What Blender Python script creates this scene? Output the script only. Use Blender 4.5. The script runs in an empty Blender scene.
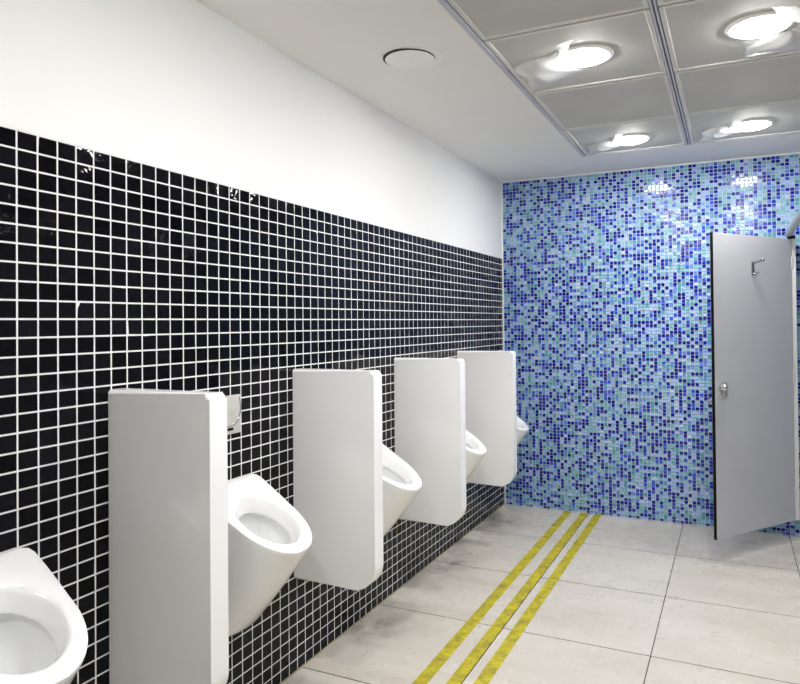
import bpy, bmesh, math, random
from mathutils import Vector, Matrix
random.seed(7)
C = bpy.context.scene.collection
PI = math.pi

# ------------------------------------------------------------------ measures (metres)
D = 5.4485          # back wall
H = 2.661          # ceiling
T = 2.0265          # top of the black tiling
XR = 3.40          # right wall
YN = -2.20         # wall behind the camera
PITCH = 0.970      # urinal / divider spacing

# ------------------------------------------------------------------ helpers
def link(name, me, m=None, parent=None):
    o = bpy.data.objects.new(name, me)
    C.objects.link(o)
    if m is not None:
        for mm in (m if isinstance(m, (list, tuple)) else [m]):
            me.materials.append(mm)
    if parent is not None:
        o.parent = parent
    return o

def obj(name, bm, m, parent=None, smooth=None):
    me = bpy.data.meshes.new(name)
    bmesh.ops.recalc_face_normals(bm, faces=bm.faces[:])
    if smooth is not None:
        for f in bm.faces:
            f.smooth = True
        for e in bm.edges:
            if len(e.link_faces) == 2 and e.calc_face_angle(0) > smooth:
                e.smooth = False
    bm.to_mesh(me); bm.free()
    return link(name, me, m, parent)

def tag(o, label, cat, group=None):
    o['label'] = label; o['category'] = cat
    if group: o['group'] = group
    return o

def thing(name, label, cat, loc=(0, 0, 0), rotz=0, group=None):
    o = bpy.data.objects.new(name, None)
    o.empty_display_size = 0.1
    C.objects.link(o)
    o.location = loc; o.rotation_euler = (0, 0, rotz)
    return tag(o, label, cat, group)

def struct(o):
    o['kind'] = 'structure'
    return o

def add_box(bm, a, b, bevel=0.0, seg=2):
    (x0, y0, z0), (x1, y1, z1) = a, b
    vs = [bm.verts.new(p) for p in ((x0,y0,z0),(x1,y0,z0),(x1,y1,z0),(x0,y1,z0),(x0,y0,z1),(x1,y0,z1),(x1,y1,z1),(x0,y1,z1))]
    fs = [bm.faces.new([vs[i] for i in q]) for q in ((3,2,1,0),(4,5,6,7),(0,1,5,4),(1,2,6,5),(2,3,7,6),(3,0,4,7))]
    if bevel:
        es = list({e for f in fs for e in f.edges})
        bmesh.ops.bevel(bm, geom=es, offset=bevel, segments=seg, affect='EDGES', profile=0.5)
    return bm

def box(a, b, bevel=0.0, seg=2):
    return add_box(bmesh.new(), a, b, bevel, seg)

def add_lathe(bm, prof, n=48, cen=(0, 0, 0), axis='z', cap0=True, cap1=True):
    rings = []
    for r, z in prof:
        ring = []
        for i in range(n):
            a = 2*PI*i/n
            if axis == 'z': p = (cen[0]+r*math.cos(a), cen[1]+r*math.sin(a), cen[2]+z)
            elif axis == 'x': p = (cen[0]+z, cen[1]+r*math.cos(a), cen[2]+r*math.sin(a))
            else: p = (cen[0]+r*math.cos(a), cen[1]+z, cen[2]+r*math.sin(a))
            ring.append(bm.verts.new(p))
        rings.append(ring)
    for k in range(len(rings)-1):
        for i in range(n):
            j = (i+1) % n
            bm.faces.new((rings[k][i], rings[k][j], rings[k+1][j], rings[k+1][i]))
    if cap0: bm.faces.new(rings[0][::-1])
    if cap1: bm.faces.new(rings[-1])
    return bm

def add_tube(bm, pts, r, n=12):
    pts = [Vector(p) for p in pts]
    rings = []
    for k, p in enumerate(pts):
        t = (pts[min(k+1, len(pts)-1)] - pts[max(k-1, 0)]).normalized()
        u = t.orthogonal().normalized()
        if rings:  # keep the frame from twisting
            u = (lastu - t*lastu.dot(t)).normalized()
        lastu = u
        w = t.cross(u)
        rings.append([bm.verts.new(p + (u*math.cos(2*PI*i/n) + w*math.sin(2*PI*i/n))*r) for i in range(n)])
    for k in range(len(rings)-1):
        for i in range(n):
            j = (i+1) % n
            bm.faces.new((rings[k][i], rings[k][j], rings[k+1][j], rings[k+1][i]))
    bm.faces.new(rings[0][::-1]); bm.faces.new(rings[-1])
    return bm

# ------------------------------------------------------------------ materials
class N:
    """tiny node-tree builder"""
    def __init__(s, name):
        s.m = bpy.data.materials.new(name); s.m.use_nodes = True
        s.t = s.m.node_tree; s.b = s.t.nodes['Principled BSDF']
    def new(s, kind, **kw):
        n = s.t.nodes.new(kind)
        for k, v in kw.items(): setattr(n, k, v)
        return n
    def lk(s, a, b): s.t.links.new(a, b)
    def math(s, op, a, b=None, c=None):
        n = s.new('ShaderNodeMath', operation=op)
        for i, v in enumerate((a, b, c)):
            if v is None: continue
            if isinstance(v, (int, float)): n.inputs[i].default_value = v
            else: s.lk(v, n.inputs[i])
        return n.outputs[0]
    def mix(s, f, a, b, blend='MIX'):
        n = s.new('ShaderNodeMix', data_type='RGBA', blend_type=blend)
        for i, v in ((0, f), (6, a), (7, b)):
            if isinstance(v, (int, float)): n.inputs[i].default_value = v
            elif isinstance(v, tuple): n.inputs[i].default_value = (*v, 1)
            else: s.lk(v, n.inputs[i])
        return n.outputs[2]
    def ramp(s, f, stops, interp='LINEAR'):
        n = s.new('ShaderNodeValToRGB'); cr = n.color_ramp; cr.interpolation = interp
        while len(cr.elements) < len(stops): cr.elements.new(0.5)
        for e, (p, c) in zip(cr.elements, stops):
            e.position = p; e.color = (*c, 1) if len(c) == 3 else c
        s.lk(f, n.inputs[0]); return n.outputs[0]
    def noise(s, scale, detail=3, rough=0.5, vec=None, dist=0.0):
        n = s.new('ShaderNodeTexNoise'); n.inputs['Scale'].default_value = scale
        n.inputs['Detail'].default_value = detail; n.inputs['Roughness'].default_value = rough
        n.inputs['Distortion'].default_value = dist
        if vec is not None: s.lk(vec, n.inputs['Vector'])
        return n.outputs[0]
    def obco(s):
        return s.new('ShaderNodeTexCoord').outputs['Object']
    def bump(s, h, strength, dist=0.01):
        n = s.new('ShaderNodeBump'); n.inputs['Strength'].default_value = strength; n.inputs['Distance'].default_value = dist
        s.lk(h, n.inputs['Height']); s.lk(n.outputs[0], s.b.inputs['Normal'])
    def set(s, **kw):
        for k, v in kw.items():
            i = s.b.inputs[k.replace('_', ' ')]
            if isinstance(v, tuple): i.default_value = (*v, 1)
            elif isinstance(v, (int, float)): i.default_value = v
            else: s.lk(v, i)
        return s

def plain(name, col, rough=0.5, metal=0.0, spec=0.5, var=0.04, scale=6.0):
    n = N(name)
    a = tuple(c*(1-var) for c in col); b = tuple(min(1, c*(1+var)) for c in col)
    n.set(Base_Color=n.ramp(n.noise(scale, 4, 0.6, n.obco()), [(0.3, a), (0.7, b)]), Roughness=rough, Metallic=metal)
    n.b.inputs['Specular IOR Level'].default_value = spec
    return n.m

M = {}
M['paint'] = plain('wall_paint', (0.86, 0.86, 0.855), 0.6, var=0.012, scale=2.0, spec=0.3)
M['grey_paint'] = plain('grey_paint', (0.40, 0.41, 0.43), 0.6, var=0.012, scale=2.0, spec=0.3)
M['plaster'] = plain('ceiling_plaster', (0.88, 0.87, 0.845), 0.75, var=0.012, scale=3.0, spec=0.2)
M['grout_white'] = plain('white_grout', (0.82, 0.82, 0.83), 0.8, var=0.05, scale=30, spec=0.2)
M['grout_blue'] = plain('pale_grout', (0.56, 0.63, 0.70), 0.8, var=0.05, scale=30, spec=0.2)
M['caulk'] = plain('caulk', (0.85, 0.86, 0.86), 0.5, var=0.03)
M['floor_caulk'] = plain('yellowed_caulk', (0.40, 0.36, 0.25), 0.6, var=0.25, scale=9)
M['metal_panel'] = plain('grey_ceiling_metal', (0.56, 0.55, 0.52), 0.62, var=0.04, scale=5, spec=0.25)
M['panel_border'] = plain('pale_panel_border', (0.68, 0.67, 0.65), 0.7, var=0.02)
M['runner'] = plain('grey_runner', (0.52, 0.53, 0.60), 0.6, var=0.03)
M['void'] = plain('dark_gap', (0.03, 0.03, 0.03), 0.9)
M['white_plastic'] = plain('white_plastic', (0.92, 0.91, 0.87), 0.4, var=0.02)
M['steel'] = plain('brushed_steel', (0.55, 0.55, 0.52), 0.33, metal=0.9, var=0.06, scale=20)
M['chrome'] = plain('chrome', (0.75, 0.75, 0.76), 0.12, metal=1.0, var=0.02)
M['black'] = plain('black_plastic', (0.004, 0.004, 0.005), 0.6, spec=0.15)
M['dark_steel'] = plain('dark_steel', (0.22, 0.22, 0.23), 0.3, metal=0.9)
M['plate_steel'] = plain('matt_plate', (0.60, 0.59, 0.56), 0.42, metal=0.35, var=0.03, scale=12)
M['laminate'] = plain('grey_laminate', (0.50, 0.51, 0.545), 0.38, var=0.02, scale=4, spec=0.35)
M['alu'] = plain('pale_aluminium', (0.70, 0.70, 0.72), 0.35, metal=0.6, var=0.02)

def ceramic():
    n = N('white_ceramic')
    n.set(Base_Color=n.ramp(n.noise(3.0, 3, 0.5, n.obco()), [(0.3, (0.90, 0.905, 0.915)), (0.7, (0.915, 0.918, 0.922))]), Roughness=0.13)
    n.b.inputs['Coat Weight'].default_value = 0.3; n.b.inputs['Coat Roughness'].default_value = 0.04
    return n.m
M['ceramic'] = ceramic()

def black_tile():
    n = N('black_glazed_tile')
    at = n.new('ShaderNodeAttribute', attribute_name='tile_rand').outputs['Fac']
    n.set(Base_Color=n.ramp(at, [(0.0, (0.002, 0.002, 0.003)), (1.0, (0.006, 0.006, 0.009))]), Roughness=0.05)
    n.b.inputs['Specular IOR Level'].default_value = 0.13
    n.bump(n.noise(24, 2, 0.5, n.obco()), 0.22, 0.006)
    return n.m
M['black_tile'] = black_tile()

def blue_tile():
    n = N('blue_glass_mosaic')
    at = n.new('ShaderNodeAttribute', attribute_name='tile_rand').outputs['Fac']
    cols = [(0.0, (0.005, 0.007, 0.24)), (0.17, (0.010, 0.022, 0.36)), (0.29, (0.03, 0.085, 0.56)),
            (0.40, (0.13, 0.26, 0.68)), (0.48, (0.09, 0.33, 0.42)), (0.56, (0.20, 0.45, 0.53)), (0.71, (0.30, 0.50, 0.68)),
            (0.84, (0.36, 0.50, 0.78)), (0.975, (0.50, 0.60, 0.78))]
    n.set(Base_Color=n.ramp(at, cols, 'CONSTANT'), Roughness=0.12)
    n.b.inputs['Specular IOR Level'].default_value = 0.32
    return n.m
M['blue_tile'] = blue_tile()

def floor_mat():
    n = N('pale_stone_floor_tile')
    co = n.obco(); sp = n.new('ShaderNodeSeparateXYZ'); n.lk(co, sp.inputs[0]); x, y = sp.outputs[0], sp.outputs[1]
    TX, TY, Y0 = 0.6850, 0.7281, 3.2364
    def joint(v, pitch, off, w):
        u = n.math('MODULO', n.math('ADD', v, 20*pitch - off), pitch)
        d = n.math('MINIMUM', u, n.math('SUBTRACT', pitch, u))
        return n.math('LESS_THAN', d, w)
    j = n.math('MAXIMUM', joint(x, TX, 0.0, 0.0023), joint(y, TY, Y0, 0.0029))
    # tile index, so that each tile has its own veining
    ix = n.math('FLOOR', n.math('DIVIDE', x, TX)); iy = n.math('FLOOR', n.math('DIVIDE', n.math('SUBTRACT', y, Y0), TY))
    cv = n.new('ShaderNodeCombineXYZ'); n.lk(ix, cv.inputs[0]); n.lk(iy, cv.inputs[1])
    wn = n.new('ShaderNodeTexWhiteNoise', noise_dimensions='2D'); n.lk(cv.outputs[0], wn.inputs['Vector'])
    va = n.new('ShaderNodeVectorMath', operation='MULTIPLY_ADD'); n.lk(wn.outputs['Color'], va.inputs[0])
    va.inputs[1].default_value = (7, 7, 7); n.lk(co, va.inputs[2])
    mp = n.new('ShaderNodeMapping'); n.lk(va.outputs[0], mp.inputs['Vector'])
    mp.inputs['Rotation'].default_value = (0, 0, 0.7); mp.inputs['Scale'].default_value = (1.0, 3.2, 1)
    mp2 = n.new('ShaderNodeMapping'); n.lk(va.outputs[0], mp2.inputs['Vector']); mp2.inputs['Rotation'].default_value = (0, 0, -0.55); mp2.inputs['Scale'].default_value = (1.0, 6.0, 1)
    cloud = n.noise(1.5, 5, 0.5, mp.outputs[0], 0.0)
    base = n.ramp(cloud, [(0.25, (0.535, 0.495, 0.435)), (0.5, (0.595, 0.56, 0.505)), (0.75, (0.63, 0.60, 0.55))])
    vein = n.ramp(n.noise(1.3, 3, 0.5, mp2.outputs[0], 0.0), [(0.45, (0, 0, 0)), (0.62, (1, 1, 1))])
    base = n.mix(n.math('MULTIPLY', vein, 0.16), base, (0.46, 0.41, 0.35))
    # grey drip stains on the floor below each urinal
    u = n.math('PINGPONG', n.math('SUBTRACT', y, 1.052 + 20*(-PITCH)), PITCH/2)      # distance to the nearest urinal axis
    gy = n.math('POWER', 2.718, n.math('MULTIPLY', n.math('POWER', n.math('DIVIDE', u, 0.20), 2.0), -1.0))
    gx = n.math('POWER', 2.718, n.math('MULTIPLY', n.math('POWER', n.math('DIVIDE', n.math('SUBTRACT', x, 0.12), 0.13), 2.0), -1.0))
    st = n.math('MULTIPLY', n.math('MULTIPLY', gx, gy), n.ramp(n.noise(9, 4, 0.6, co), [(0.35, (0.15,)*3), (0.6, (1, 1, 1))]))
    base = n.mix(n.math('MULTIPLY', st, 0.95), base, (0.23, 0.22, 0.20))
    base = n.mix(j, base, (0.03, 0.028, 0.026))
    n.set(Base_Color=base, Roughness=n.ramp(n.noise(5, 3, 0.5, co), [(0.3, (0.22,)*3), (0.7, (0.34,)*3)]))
    n.b.inputs['Specular IOR Level'].default_value = 0.45
    return n.m
M['floor'] = floor_mat()

def tape_mat():
    n = N('worn_yellow_tape')
    co = n.obco()
    g = n.ramp(n.noise(13, 7, 0.75, co), [(0.40, (0, 0, 0)), (0.68, (1, 1, 1))])
    fine = n.ramp(n.noise(120, 3, 0.6, co), [(0.40, (0, 0, 0)), (0.62, (1, 1, 1))])
    d = n.math('MINIMUM', n.math('ADD', n.math('MULTIPLY', g, 0.80), n.math('MULTIPLY', fine, 0.34)), 1.0)
    n.set(Base_Color=n.mix(d, (0.63, 0.54, 0.004), (0.17, 0.15, 0.03)), Roughness=0.55)
    return n.m
M['tape'] = tape_mat()

def lamp_mat():
    n = N('lit_diffuser')
    n.set(Base_Color=(0.9, 0.9, 0.9), Roughness=0.4)
    n.b.inputs['Emission Color'].default_value = (1.0, 0.985, 0.965, 1)
    n.b.inputs['Emission Strength'].default_value = LAMP
    return n.m
LAMP = 172.0
M['lamp'] = lamp_mat()

def film_mat():
    n = N('clear_protective_film')
    n.set(Base_Color=(0.86, 0.86, 0.85), Roughness=0.25)
    tr = n.new('ShaderNodeBsdfTransparent'); mx = n.new('ShaderNodeMixShader'); out = n.t.nodes['Material Output']
    mx.inputs[0].default_value = 0.75
    n.lk(tr.outputs[0], mx.inputs[1]); n.lk(n.b.outputs[0], mx.inputs[2]); n.lk(mx.outputs[0], out.inputs['Surface'])
    return n.m
M['film'] = film_mat()
M['film_white'] = plain('white_film_scrap', (0.88, 0.88, 0.86), 0.4, var=0.02)

# ------------------------------------------------------------------ the setting
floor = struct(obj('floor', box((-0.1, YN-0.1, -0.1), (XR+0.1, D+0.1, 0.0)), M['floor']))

wl = struct(obj('wall_left', box((-0.15, YN-0.1, 0.0), (-0.0012, D+0.1, T)), M['grout_white']))
obj('painted_band', box((-0.15, YN-0.1, T), (0.0, D+0.1, H)), M['paint'], wl)
wb = struct(obj('wall_back', box((-0.0012, D+0.0025, 0.0), (XR, D+0.15, H)), M['grout_blue']))
struct(obj('wall_right', box((XR, YN-0.1, 0.0), (XR+0.15, D+0.15, H)), M['grey_paint']))
struct(obj('wall_front', box((-0.0012, YN-0.15, 0.0), (XR, YN, H)), M['paint']))

def tile_sheet(name, nu, nv, place, half_u, half_v, bev, proud, tilt, m, parent):
    """one mesh of many small glazed tiles, each with bevelled edges, its own slight tilt and a random number"""
    verts, faces, rnd = [], [], []
    for i in range(nu):
        for j in range(nv):
            tu, tv = random.gauss(0, tilt), random.gauss(0, tilt)
            r = random.random(); b = len(verts)
            for (k, s) in ((0.0, 1.0), (1.0, 1.0)):
                for su, sv in ((-1, -1), (1, -1), (1, 1), (-1, 1)):
                    du = su*(half_u - k*bev); dv = sv*(half_v - k*bev)
                    d = -proud if k == 0 else tu*du + tv*dv
                    verts.append(place(i, j, du, dv, d))
            faces.append((b+4, b+5, b+6, b+7))
            for q in range(4):
                w = (q+1) % 4
                faces.append((b+q, b+w, b+4+w, b+4+q))
            rnd += [r]*5
    me = bpy.data.meshes.new(name); me.from_pydata(verts, [], faces)
    a = me.attributes.new('tile_rand', 'FLOAT', 'FACE'); a.data.foreach_set('value', rnd)
    me.update()
    return link(name, me, m, parent)

# black square tiles, 40 rows; column joints measured at y = 1.189 + k*0.0609
RZ = T/40; RY = 0.0610
YS = 1.198 - 55*RY
ny = int((D - 0.004 - YS)/RY) + 1
def pl_black(i, j, du, dv, d):
    return (d, min(YS + (i+0.5)*RY + du, D - 0.006), T - (j+0.5)*RZ - dv)
tile_sheet('black_tiling', ny, 40, pl_black, RY/2-0.0026, RZ/2-0.0025, 0.0012, 0.0012, 0.013, M['black_tile'], wl)
# blue glass mosaic
BX, BZ = 0.0285, 0.02555
def pl_blue(i, j, du, dv, d):
    return (0.010 + (i+0.5)*BX + du, D - d, max(0.001, H - 0.010 - (j+0.5)*BZ + dv))
tile_sheet('blue_mosaic', int((XR-0.01)/BX), int((H-0.012)/BZ)+1, pl_blue, BX/2-0.0026, BZ/2-0.0024, 0.0012, -0.0024, 0.008, M['blue_tile'], wb)
struct(obj('trim_1', box((0.0, D-0.006, 0.0), (0.012, D+0.002, H)), M['caulk']))            # corner bead
struct(obj('trim_2', box((0.012, D-0.006, H-0.009), (XR, D+0.002, H)), M['caulk']))         # bead under the ceiling
struct(obj('trim_3', box((0.0, YN, 0.0), (0.007, D-0.006, 0.005)), M['floor_caulk']))       # sealant at the floor

# ceiling: plaster margin round a field of metal panels
X0, X1 = 0.788, 1.471
YB = 4.874
bm = bmesh.new()
add_box(bm, (-0.15, YN-0.15, H), (X0, D+0.15, H+0.10))
add_box(bm, (X0, YB, H), (XR+0.15, D+0.15, H+0.10))
add_box(bm, (X0, YN-0.15, H+0.045), (XR+0.15, YB, H+0.10))
ceil = struct(obj('ceiling', bm, M['plaster']))
rows = [4.874, 4.168, 3.425] + [2.679 - 0.7365*k for k in range(7)]
cols = [0.788, 1.471, 2.154, 2.837, 3.40]
for a in range(len(cols)-1):
    for b in range(len(rows)-1):
        x0, x1, y1, y0 = cols[a]+0.016, cols[a+1]-0.014, rows[b]-0.006, rows[b+1]+0.006
        if x1 > XR: x1 = XR
        w = 0.020
        p_ = obj('ceiling_panel', box((x0+w, y0+w, H+0.006), (x1-w, y1-w, H+0.03)), M['metal_panel'], ceil)
        bm = bmesh.new()
        zs = (H+0.0005, H+0.03)
        add_box(bm, (x0, y0, zs[0]), (x0+w, y1, zs[1]), 0.002, 1); add_box(bm, (x1-w, y0, zs[0]), (x1, y1, zs[1]), 0.002, 1)
        add_box(bm, (x0+w, y0, zs[0]), (x1-w, y0+w, zs[1]), 0.002, 1); add_box(bm, (x0+w, y1-w, zs[0]), (x1-w, y1, zs[1]), 0.002, 1)
        obj('panel_border', bm, M['panel_border'], p_)
struct(obj('trim_4', box((X0-0.012, YN, H-0.004), (X0+0.012, YB, H+0.03), 0.002, 1), M['runner']))
k = 5
for xc in cols[1:-1]:
    bm = bmesh.new()
    add_box(bm, (xc-0.012, YN, H-0.001), (xc-0.003, YB, H+0.03)); add_box(bm, (xc+0.003, YN, H-0.001), (xc+0.012, YB, H+0.03))
    struct(obj('trim_%d' % k, bm, M['runner'])); k += 1

# ------------------------------------------------------------------ floor tape
for xa, xb, lab in ((0.498, 0.556, 'worn yellow floor strip nearest the urinals, left of three'),
                    (0.626, 0.683, 'worn yellow floor strip in the middle of three'),
                    (0.730, 0.787, 'worn yellow floor strip farthest from the urinals, right of three')):
    bm = bmesh.new(); add_box(bm, (xa, YN+0.02, 0.0002), (xb, D-0.006, 0.0022), 0.0008, 1)
    tag(obj('floor_strip', bm, M['tape']), lab, 'floor strip', 'yellow strips along the floor')

# ------------------------------------------------------------------ urinals
def urinal_mesh():
    xc = 0.19
    ZR = lambda x: 0.912 - 0.60*x
    n = 96
    # outer outline in plan: flat back, gently closing sides, round front
    poly = []
    for t in range(0, 9):                                    # rounded back corner
        a = PI/2*t/8; poly.append((0.022 - 0.022*math.cos(a), 0.156 + 0.022*math.sin(a)))
    poly = [(0.0, 0.0)] + poly
    for t in range(1, 9): poly.append((0.022 + (0.175-0.022)*t/8, 0.178 - 0.014*(t/8)**1.5))
    for t in range(1, 25):
        a = PI/2*t/24; poly.append((0.175 + 0.176*math.sin(a), 0.164*math.cos(a)**0.92 if t < 24 else 0.0))
    def radius(phi):                                         # ray from (xc,0)
        dx, dy = math.cos(phi), abs(math.sin(phi)); best = None
        for (ax, ay), (bx, by) in zip(poly, poly[1:]):
            ex, ey = bx-ax, by-ay; den = dx*ey - dy*ex
            if abs(den) < 1e-12: continue
            s = ((ax-xc)*ey - ay*ex)/den; u = ((ax-xc)*dy - ay*dx)/den
            if s > 0 and -1e-6 <= u <= 1+1e-6: best = s if best is None else max(best, s)
        return best
    phis = [2*PI*(i+0.5)/n for i in range(n)]
    O = [(xc + radius(p)*math.cos(p), radius(p)*math.sin(p)) for p in phis]
    I = [(xc + 0.004 + 0.112*math.cos(p), 0.118*math.sin(p)) for p in phis]
    def bot(o):                                              # where an outline point ends up at the foot
        x, y = o; return Vector((x*0.30, y*0.66, 0.366 + 0.03*(x/0.36)))
    rim = [Vector((x, y, ZR(x))) for x, y in O]
    foot = [bot(o) for o in O]
    rule = lambda t: [r.lerp(f, t) + Vector((0.010*math.sin(PI*t)*(r.x/0.36), 0, 0)) for r, f in zip(rim, foot)]
    mixr = lambda k, dz: [Vector((o[0]+(i[0]-o[0])*k, o[1]+(i[1]-o[1])*k, ZR(o[0]+(i[0]-o[0])*k)+dz)) for o, i in zip(O, I)]
    def inner(s, drop, sh=0.25):
        R = []
        for i in I:
            x = xc + (i[0]-xc)*s; y = i[1]*s; R.append(Vector((x - sh*drop, y, ZR(x) - drop)))
        return R
    rings = []
    c0 = Vector((0.05, 0, 0.362))
    for s in (0.35, 0.8): rings.append([c0.lerp(f, s) + Vector((0, 0, -0.004)) for f in foot])
    rings.append([c0.lerp(f, 0.95) for f in rule(0.992)])
    for t in (0.96, 0.9, 0.8, 0.7, 0.6, 0.5, 0.4, 0.3, 0.2, 0.12, 0.07, 0.045): rings.append(rule(t))
    # rolled rim edge
    rt = rule(0.025); rings.append(rt)
    rings.append([a.lerp(b, 0.5) + Vector((0, 0, 0.003)) for a, b in zip(rule(0.012), mixr(0.05, 0))])
    rings.append(mixr(0.14, 0.0025)); rings.append(mixr(0.26, 0.004)); rings.append(mixr(0.6, 0.004)); rings.append(mixr(0.86, 0.002))
    rings.append(inner(1.0, 0.004)); rings.append(inner(0.96, 0.013)); rings.append(inner(0.88, 0.032)); rings.append(inner(0.835, 0.044)); rings.append(inner(0.825, 0.050))
    rings.append(inner(0.86, 0.056)); rings.append(inner(0.95, 0.066)); rings.append(inner(0.96, 0.085)); rings.append(inner(0.88, 0.13)); rings.append(inner(0.72, 0.19)); rings.append(inner(0.52, 0.25)); rings.append(inner(0.34, 0.29)); rings.append(inner(0.15, 0.31))
    bm = bmesh.new(); V = []
    for R in rings:
        V.append([bm.verts.new((max(0.0, p.x), p.y, p.z)) for p in R])
    for a, b in zip(V, V[1:]):
        for i in range(n):
            j = (i+1) % n
            bm.faces.new((a[i], a[j], b[j], b[i]))
    bm.faces.new(V[0][::-1]); bm.faces.new(V[-1])
    return bm

ulab = ['white urinal nearest the camera, cut off by the left edge, showing its open bowl',
        'white urinal right behind the nearest divider, under the steel flush plate',
        'white urinal between the second and third dividers',
        'white urinal between the third and fourth dividers',
        'white urinal farthest away, beside the blue mosaic wall, half hidden by the last divider']
um = urinal_mesh()
u0 = obj('urinal', um, M['ceramic'], smooth=math.radians(40))
for i in range(5):
    o = u0
    if i:
        o = u0.copy(); C.objects.link(o)
    o.location = (0.0, 1.052 + PITCH*i, 0.0)
    tag(o, ulab[i], 'urinal', 'white urinals along the black wall')
drain_me = None
for i, o in enumerate([o for o in C.objects if o.name.split('.')[0] == 'urinal']):
    if drain_me is None:
        bm = bmesh.new(); add_lathe(bm, [(0.018, 0.0), (0.018, 0.004), (0.012, 0.006)], 24, (0.095, 0.0, 0.497))
        d = obj('drain', bm, M['steel'], o, smooth=0.6); drain_me = d.data
    else:
        link('drain', drain_me, None, o)

# ------------------------------------------------------------------ dividers
def divider_mesh(th=0.074, x1=0.397, z0=0.400, z1=1.305, rb=0.105, rt=0.016):
    pr = [(0.0, z0), (0.0, z1)]
    for t in range(0, 7):
        a = PI/2*t/6; pr.append((x1-rt+rt*math.sin(a), z1-rt+rt*math.cos(a)))
    for t in range(0, 17):
        a = PI/2*t/16; pr.append((x1-rb+rb*math.cos(a), z0+rb-rb*math.sin(a)))
    bm = bmesh.new()
    A = [bm.verts.new((x, 0, z)) for x, z in pr]; B = [bm.verts.new((x, th, z)) for x, z in pr]
    fa = bm.faces.new(A); fb = bm.faces.new(B[::-1])
    n = len(pr)
    for i in range(n):
        j = (i+1) % n
        bm.faces.new((A[i], B[i], B[j], A[j]))
    es = [e for e in list(fa.edges)+list(fb.edges) if not (e.verts[0].co.x == 0 and e.verts[1].co.x == 0)]
    bmesh.ops.bevel(bm, geom=es, offset=0.013, segments=5, affect='EDGES', profile=0.5, clamp_overlap=True)
    return bm
dlab = ['white urinal divider nearest the camera, tallest in view, with a shaded near face',
        'second white urinal divider, with the urinal under the flush plate in front of it',
        'third white urinal divider, between the second one and the farthest one',
        'white urinal divider farthest away, beside the blue mosaic wall']
d0 = obj('urinal_divider', divider_mesh(), M['ceramic'], smooth=math.radians(35))
for i in range(4):
    o = d0
    if i:
        o = d0.copy(); C.objects.link(o)
    o.location = (0.0, [1.490, 2.456, 3.435, 4.405][i], 0.0)
    tag(o, dlab[i], 'divider', 'white dividers between the urinals')

# ------------------------------------------------------------------ flush plate above the second urinal
t = thing('flush_plate', 'square steel flush plate on black tiles, half showing past the nearest divider', 'flush plate', (0.0, 2.022, 1.160), 0, 'flush plates above the urinals')
bm = box((0.0, -0.075, -0.073), (0.012, 0.075, 0.073), 0.003, 2)
obj('plate', bm, M['plate_steel'], t, smooth=0.5)
# shield-shaped push button: flat top, semicircular foot
bm = bmesh.new(); pr = [(-0.064, 0.066), (0.064, 0.066)]
for q in range(0, 25):
    a = -PI*q/24; pr.append((0.064*math.cos(a), 0.024 + 0.064*math.sin(a)))
A = [bm.verts.new((0.010, y, z)) for y, z in pr]; B = [bm.verts.new((0.019 if z < 0.05 else 0.013, y*0.96, z*0.97)) for y, z in pr]
bm.faces.new(B); bm.faces.new(A[::-1])
for i in range(len(pr)):
    j = (i+1) % len(pr); bm.faces.new((A[i], A[j], B[j], B[i]))
obj('push_button', bm, M['plate_steel'], t)
bm = bmesh.new()
pts = [(0.013, 0.064, 0.064)] + [(0.018, 0.064*math.cos(-PI*q/24), 0.024+0.064*math.sin(-PI*q/24)) for q in range(25)] + [(0.013, -0.064, 0.064)]
add_tube(bm, pts, 0.0042, 8)
b_ = obj('button_lip', bm, M['chrome'], t, smooth=1.0); b_['label'] = 'bright U-shaped lip'
s_ = obj('sensor_slot', box((0.0105, -0.030, -0.059), (0.0135, 0.030, -0.049), 0.001, 1), M['black'], t); s_['label'] = 'black slot'
for i, lab in ((0, 'square steel flush plate above the urinal nearest the camera'),
               (2, 'square steel flush plate above the urinal between the second and third dividers'),
               (3, 'square steel flush plate above the urinal between the third and fourth dividers'),
               (4, 'square steel flush plate above the farthest urinal by the mosaic wall')):
    c_ = t.copy(); C.objects.link(c_); c_.location = (0.0, 1.052 + PITCH*i, 1.160); c_['label'] = lab
    for ch in list(t.children):
        d = ch.copy(); C.objects.link(d); d.parent = c_

# ------------------------------------------------------------------ ceiling air valve
t = thing('ceiling_vent', 'round white air vent in the plaster ceiling above the urinals', 'vent', (0.455, 2.700, H))
bm = bmesh.new(); add_lathe(bm, [(0.121, 0.0), (0.121, -0.002), (0.117, -0.0035), (0.10, -0.0035)], 64, (0.026, 0.013, 0))
obj('flange', bm, M['white_plastic'], t, smooth=0.7)
bm = bmesh.new(); add_lathe(bm, [(0.114, -0.003), (0.114, -0.0045), (0.09, -0.0045)], 48); obj('throat', bm, M['void'], t)
bm = bmesh.new(); add_lathe(bm, [(0.02, -0.004), (0.02, -0.007), (0.105, -0.007), (0.1085, -0.009), (0.105, -0.012), (0.05, -0.0135), (0.002, -0.014)], 64, (0.004, 0.001, 0))
dk = obj('disc', bm, M['white_plastic'], t, smooth=0.7)
bm = bmesh.new(); add_lathe(bm, [(0.034, -0.0130), (0.031, -0.0155), (0.010, -0.0165)], 32, (-0.010, 0.004, 0)); obj('centre_cap', bm, M['white_plastic'], dk, smooth=0.9)

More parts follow.
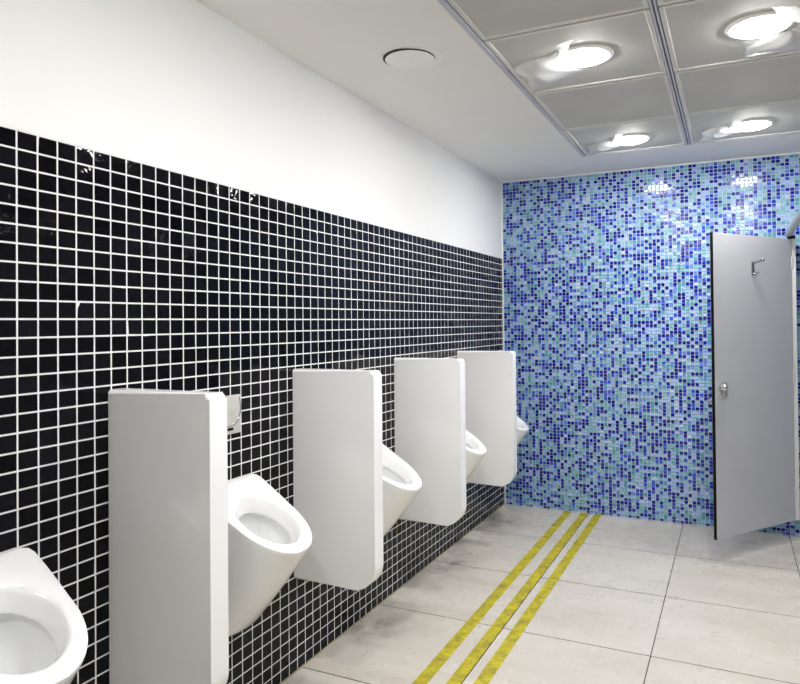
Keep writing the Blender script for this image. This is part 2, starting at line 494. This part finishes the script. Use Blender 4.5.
# ------------------------------------------------------------------ downlights
LX = (1.145, 1.832)
lamps = []
for yi, y in enumerate((4.565, 3.040, 1.565, 0.092)):
    for xi, x in enumerate(LX):
        if (yi, xi) != (3, 1):               # only one lamp in the last row
            lamps.append((x, y, yi, xi))
llab = {(0, 0): 'lit round downlight at the back, left of the two near the mosaic wall',
        (0, 1): 'lit round downlight at the back, right of the two near the mosaic wall',
        (1, 0): 'lit round downlight with a torn film scrap, nearer and left of four',
        (1, 1): 'large lit round downlight in the top right corner'}
for x, y, yi, xi in lamps:
    lab = llab.get((yi, xi), 'lit round downlight beyond the top edge of the picture')
    t = thing('ceiling_downlight', lab, 'ceiling light', (x, y, H+0.006), 0, 'round downlights in the metal ceiling')
    bm = bmesh.new(); add_lathe(bm, [(0.126, 0.0), (0.126, -0.003), (0.119, -0.008), (0.106, -0.010), (0.101, -0.006), (0.101, 0.0)], 64, cap0=False, cap1=False)
    obj('trim_ring', bm, M['white_plastic'], t, smooth=0.9)
    bm = bmesh.new(); add_lathe(bm, [(0.101, -0.002), (0.100, -0.007), (0.094, -0.0135), (0.078, -0.019), (0.047, -0.023), (0.004, -0.0245)], 48)
    obj('diffuser', bm, M['lamp'], t, smooth=0.9)

# ------------------------------------------------------------------ peeling protective film round the downlights
def film(lab, quad, scrap, sag):
    """quad: corners of the loose sheet on the ceiling (lamp side near, lamp side far, away far, away near); scrap: torn strip outline"""
    t = thing('peeling_film', lab, 'plastic film', (0, 0, H), 0, 'peeling film round the downlights')
    A, B, Cc, Dd = [Vector((x, y, 0)) for x, y in quad]
    nu, nv = 24, 16
    bm = bmesh.new(); G = []
    for i in range(nu+1):
        row = []
        for j in range(nv+1):
            u, v = i/nu, j/nv
            p = A.lerp(B, v).lerp(Dd.lerp(Cc, v), u)
            p.x += 0.010*math.sin(9*v+u*3); p.y += 0.010*math.sin(7*u+2*v)
            rise = (min(u/0.62, 1.0)**0.9) * (1.0 if u < 0.62 else math.cos((u-0.62)/0.38*PI/2))
            z = -sag*rise*math.sin(PI*v)**0.6 - 0.0012*math.sin(14*u+9*v) - 0.0028
            row.append(bm.verts.new((p.x, p.y, z+0.006)))
        G.append(row)
    for i in range(nu):
        for j in range(nv):
            bm.faces.new((G[i][j], G[i+1][j], G[i+1][j+1], G[i][j+1]))
    obj('loose_sheet', bm, M['film'], t, smooth=1.2)
    # torn strip hanging from the edge of the lamp: a crumpled ribbon with real thickness
    bm = bmesh.new(); top, bot = [], []
    for k, (x, y) in enumerate(scrap):
        far = max(0.0, min(math.hypot(x-lx, y-ly) for lx in LX for ly in (4.565, 3.040)) - 0.11)   # droops away from the lamp
        z = -0.008 - 0.16*far - 0.004*abs(math.sin(1.7*k+0.6))
        top.append(bm.verts.new((x, y, z+0.0008))); bot.append(bm.verts.new((x, y, z)))
    ft = bm.faces.new(top); fb = bm.faces.new(bot[::-1])
    m_ = len(scrap)
    for k in range(m_):
        q = (k+1) % m_; bm.faces.new((top[k], bot[k], bot[q], top[q]))
    bmesh.ops.triangulate(bm, faces=[ft, fb])
    obj('torn_scrap', bm, M['film_white'], t)
film('crumpled white plastic film peeling beside the left near downlight', [(1.045, 2.935), (1.115, 3.215), (0.825, 3.390), (0.835, 3.020)],
     [(1.166, 2.727), (1.123, 2.747), (1.09, 2.766), (1.072, 2.815), (1.085, 2.835), (1.070, 2.905), (1.040, 2.964), (1.078, 2.945), (1.108, 2.883), (1.141, 2.773)], 0.030)
film('crumpled white plastic film peeling beside the left back downlight', [(1.040, 4.480), (1.125, 4.720), (0.825, 4.835), (0.87, 4.590)],
     [(1.103, 4.197), (1.138, 4.235), (1.122, 4.368), (1.090, 4.450), (1.067, 4.403)], 0.026)
film('crumpled white plastic film peeling beside the right back downlight', [(1.725, 4.490), (1.810, 4.720), (1.530, 4.840), (1.58, 4.560)],
     [(1.735, 4.226), (1.780, 4.257), (1.770, 4.395), (1.745, 4.440), (1.726, 4.373)], 0.026)
film('crumpled white plastic film peeling beside the downlight in the top right corner', [(1.77, 3.17), (1.94, 3.13), (2.02, 3.37), (1.78, 3.36)],
     [(1.865, 2.789), (1.941, 2.817), (1.983, 2.923), (1.985, 3.035), (1.944, 3.008), (1.897, 2.937)], 0.018)

# ------------------------------------------------------------------ cubicle: hinge pilaster, head rail, open door
XH, YH = 2.086, 5.298
t = thing('cubicle_pilaster', 'narrow grey cubicle side panel behind the open door, against the mosaic wall', 'partition', (XH, YH, 0.15))
obj('panel', box((0.0, 0.004, 0.0), (0.022, D-YH, 1.897), 0.002, 1), M['laminate'], t)
obj('hinge_post', box((-0.002, -0.006, 0.0), (0.024, 0.005, 1.897), 0.001, 1), M['alu'], t)
XRL, ZRL = 2.070, 2.082
rail = thing('head_rail', 'round steel rail running over the cubicle door top at the right edge', 'rail', (XRL, 0, ZRL))
bm = bmesh.new(); add_tube(bm, [(0, YN, 0), (0, 0, 0), (0, 3, 0), (0, YH+0.055, 0)], 0.022, 24); obj('tube', bm, M['steel'], rail, smooth=0.8)
bm = bmesh.new(); add_box(bm, (-0.008, YH+0.008, -0.039), (0.040, YH+0.050, -0.010), 0.003, 2); obj('bracket', bm, M['black'], rail, smooth=0.6)
fx, fy = 1.614, 4.610
L = math.hypot(XH-fx, YH-0.014-fy); ang = math.atan2(fy-YH+0.014, fx-XH)     # local x runs from the hinge to the free edge
door = thing('cubicle_door', 'tall grey cubicle door standing open in front of the mosaic wall', 'door', (XH, YH-0.014, 0.15), ang)
TH = 0.018   # local +y is the visible face side
# find which side faces the camera: local +y = (-sin, cos)
sy = 1.0 if (-math.sin(ang)*(1.7-fx) + math.cos(ang)*(0-fy)) > 0 else -1.0
def yb(a, b): return (min(a*sy, b*sy), max(a*sy, b*sy))
y0, y1 = yb(-TH, 0.0)
obj('door_leaf', box((0.006, y0, 0.0), (L-0.003, y1, 1.893), 0.001, 1), M['laminate'], door)
e_ = obj('edge_band', box((L-0.003, y0-0.0005, -0.0005), (L, y1+0.0005, 1.8935)), M['black'], door); e_['label'] = 'black edge of the free side'
# thumb turn lock: body plate, boss and turn piece
zl = 0.920
bm = bmesh.new(); a, b = yb(0.0, 0.022); add_box(bm, (L-0.095, a, zl-0.045), (L-0.060, b, zl+0.045), 0.004, 2)
lk = obj('lock', bm, M['steel'], door, smooth=0.5); lk['label'] = 'steel thumb turn lock'
bm = bmesh.new(); add_lathe(bm, [(0.021, 0.004*sy), (0.021, 0.040*sy), (0.017, 0.046*sy)], 28, (L-0.052, 0, zl+0.016), 'y'); obj('thumb_turn', bm, M['chrome'], lk, smooth=0.6)
bm = bmesh.new(); add_lathe(bm, [(0.008, -TH*sy), (0.008, -(TH+0.018)*sy), (0.019, -(TH+0.022)*sy), (0.021, -(TH+0.034)*sy), (0.014, -(TH+0.042)*sy)], 28, (L-0.040, 0, zl-0.075), 'y')
obj('door_knob', bm, M['chrome'], door, smooth=0.6)
# coat hook: stem plate with a long upper arm ending in a ball, short lower arm
xh_, zh = 0.525*L, 1.680
bm = bmesh.new(); a, b = yb(0.0, 0.008); add_box(bm, (xh_-0.010, a, zh-0.040), (xh_+0.010, b, zh+0.045), 0.002, 1)
hk = obj('coat_hook', bm, M['dark_steel'], door, smooth=0.5); hk['label'] = 'steel coat hook'
bm = bmesh.new()
add_tube(bm, [(xh_, 0.004*sy, zh+0.038), (xh_-0.006, 0.025*sy, zh+0.041), (xh_-0.012, 0.045*sy, zh+0.046), (xh_-0.016, 0.058*sy, zh+0.052)], 0.0055, 10)
add_lathe(bm, [(0.004, -0.011), (0.009, -0.007), (0.011, 0.0), (0.009, 0.007), (0.004, 0.011)], 14, (xh_-0.017, 0.060*sy, zh+0.053))
obj('upper_arm', bm, M['dark_steel'], hk, smooth=0.8)
bm = bmesh.new()
add_tube(bm, [(xh_, 0.004*sy, zh-0.030), (xh_-0.006, 0.022*sy, zh-0.036), (xh_-0.012, 0.036*sy, zh-0.022)], 0.0055, 10)
obj('lower_arm', bm, M['dark_steel'], hk, smooth=0.8)
for zz in (0.18, 0.96, 1.74):
    bm = bmesh.new(); add_lathe(bm, [(0.008, -0.035), (0.008, 0.035)], 14, (0.0, 0.0, zz)); obj('hinge', bm, M['alu'], door, smooth=0.6)

# ------------------------------------------------------------------ camera (fitted to the room's edges)
F = Vector((-0.43034, 0.90261, 0.01067)).normalized(); R = Vector((0.90258, 0.43043, -0.00906)); R = (R - F*R.dot(F)).normalized(); U = R.cross(F)
cd = bpy.data.cameras.new('camera'); cam = bpy.data.objects.new('camera', cd); C.objects.link(cam)
cd.sensor_width = 36.0; cd.sensor_fit = 'HORIZONTAL'; cd.lens = 36.0*683.577/800.0; cd.clip_start = 0.02
cd.shift_x = -7.417/800.0; cd.shift_y = -26.315/800.0
cam.matrix_world = Matrix(((R.x, U.x, -F.x, 1.72372), (R.y, U.y, -F.y, 0.0), (R.z, U.z, -F.z, 1.5), (0, 0, 0, 1)))
sc = bpy.context.scene
sc.camera = cam
w = bpy.data.worlds.new('world'); sc.world = w; w.use_nodes = True
w.node_tree.nodes['Background'].inputs[0].default_value = (0.5, 0.5, 0.5, 1); w.node_tree.nodes['Background'].inputs[1].default_value = 0.0
sc.view_settings.view_transform = 'Standard'; sc.view_settings.look = 'None'; sc.view_settings.gamma = 1.0
sc.view_settings.use_curve_mapping = False
sc.view_settings.exposure = 0.0
sc.cycles.max_bounces = 10; sc.cycles.diffuse_bounces = 6
sc.cycles.use_denoising = True
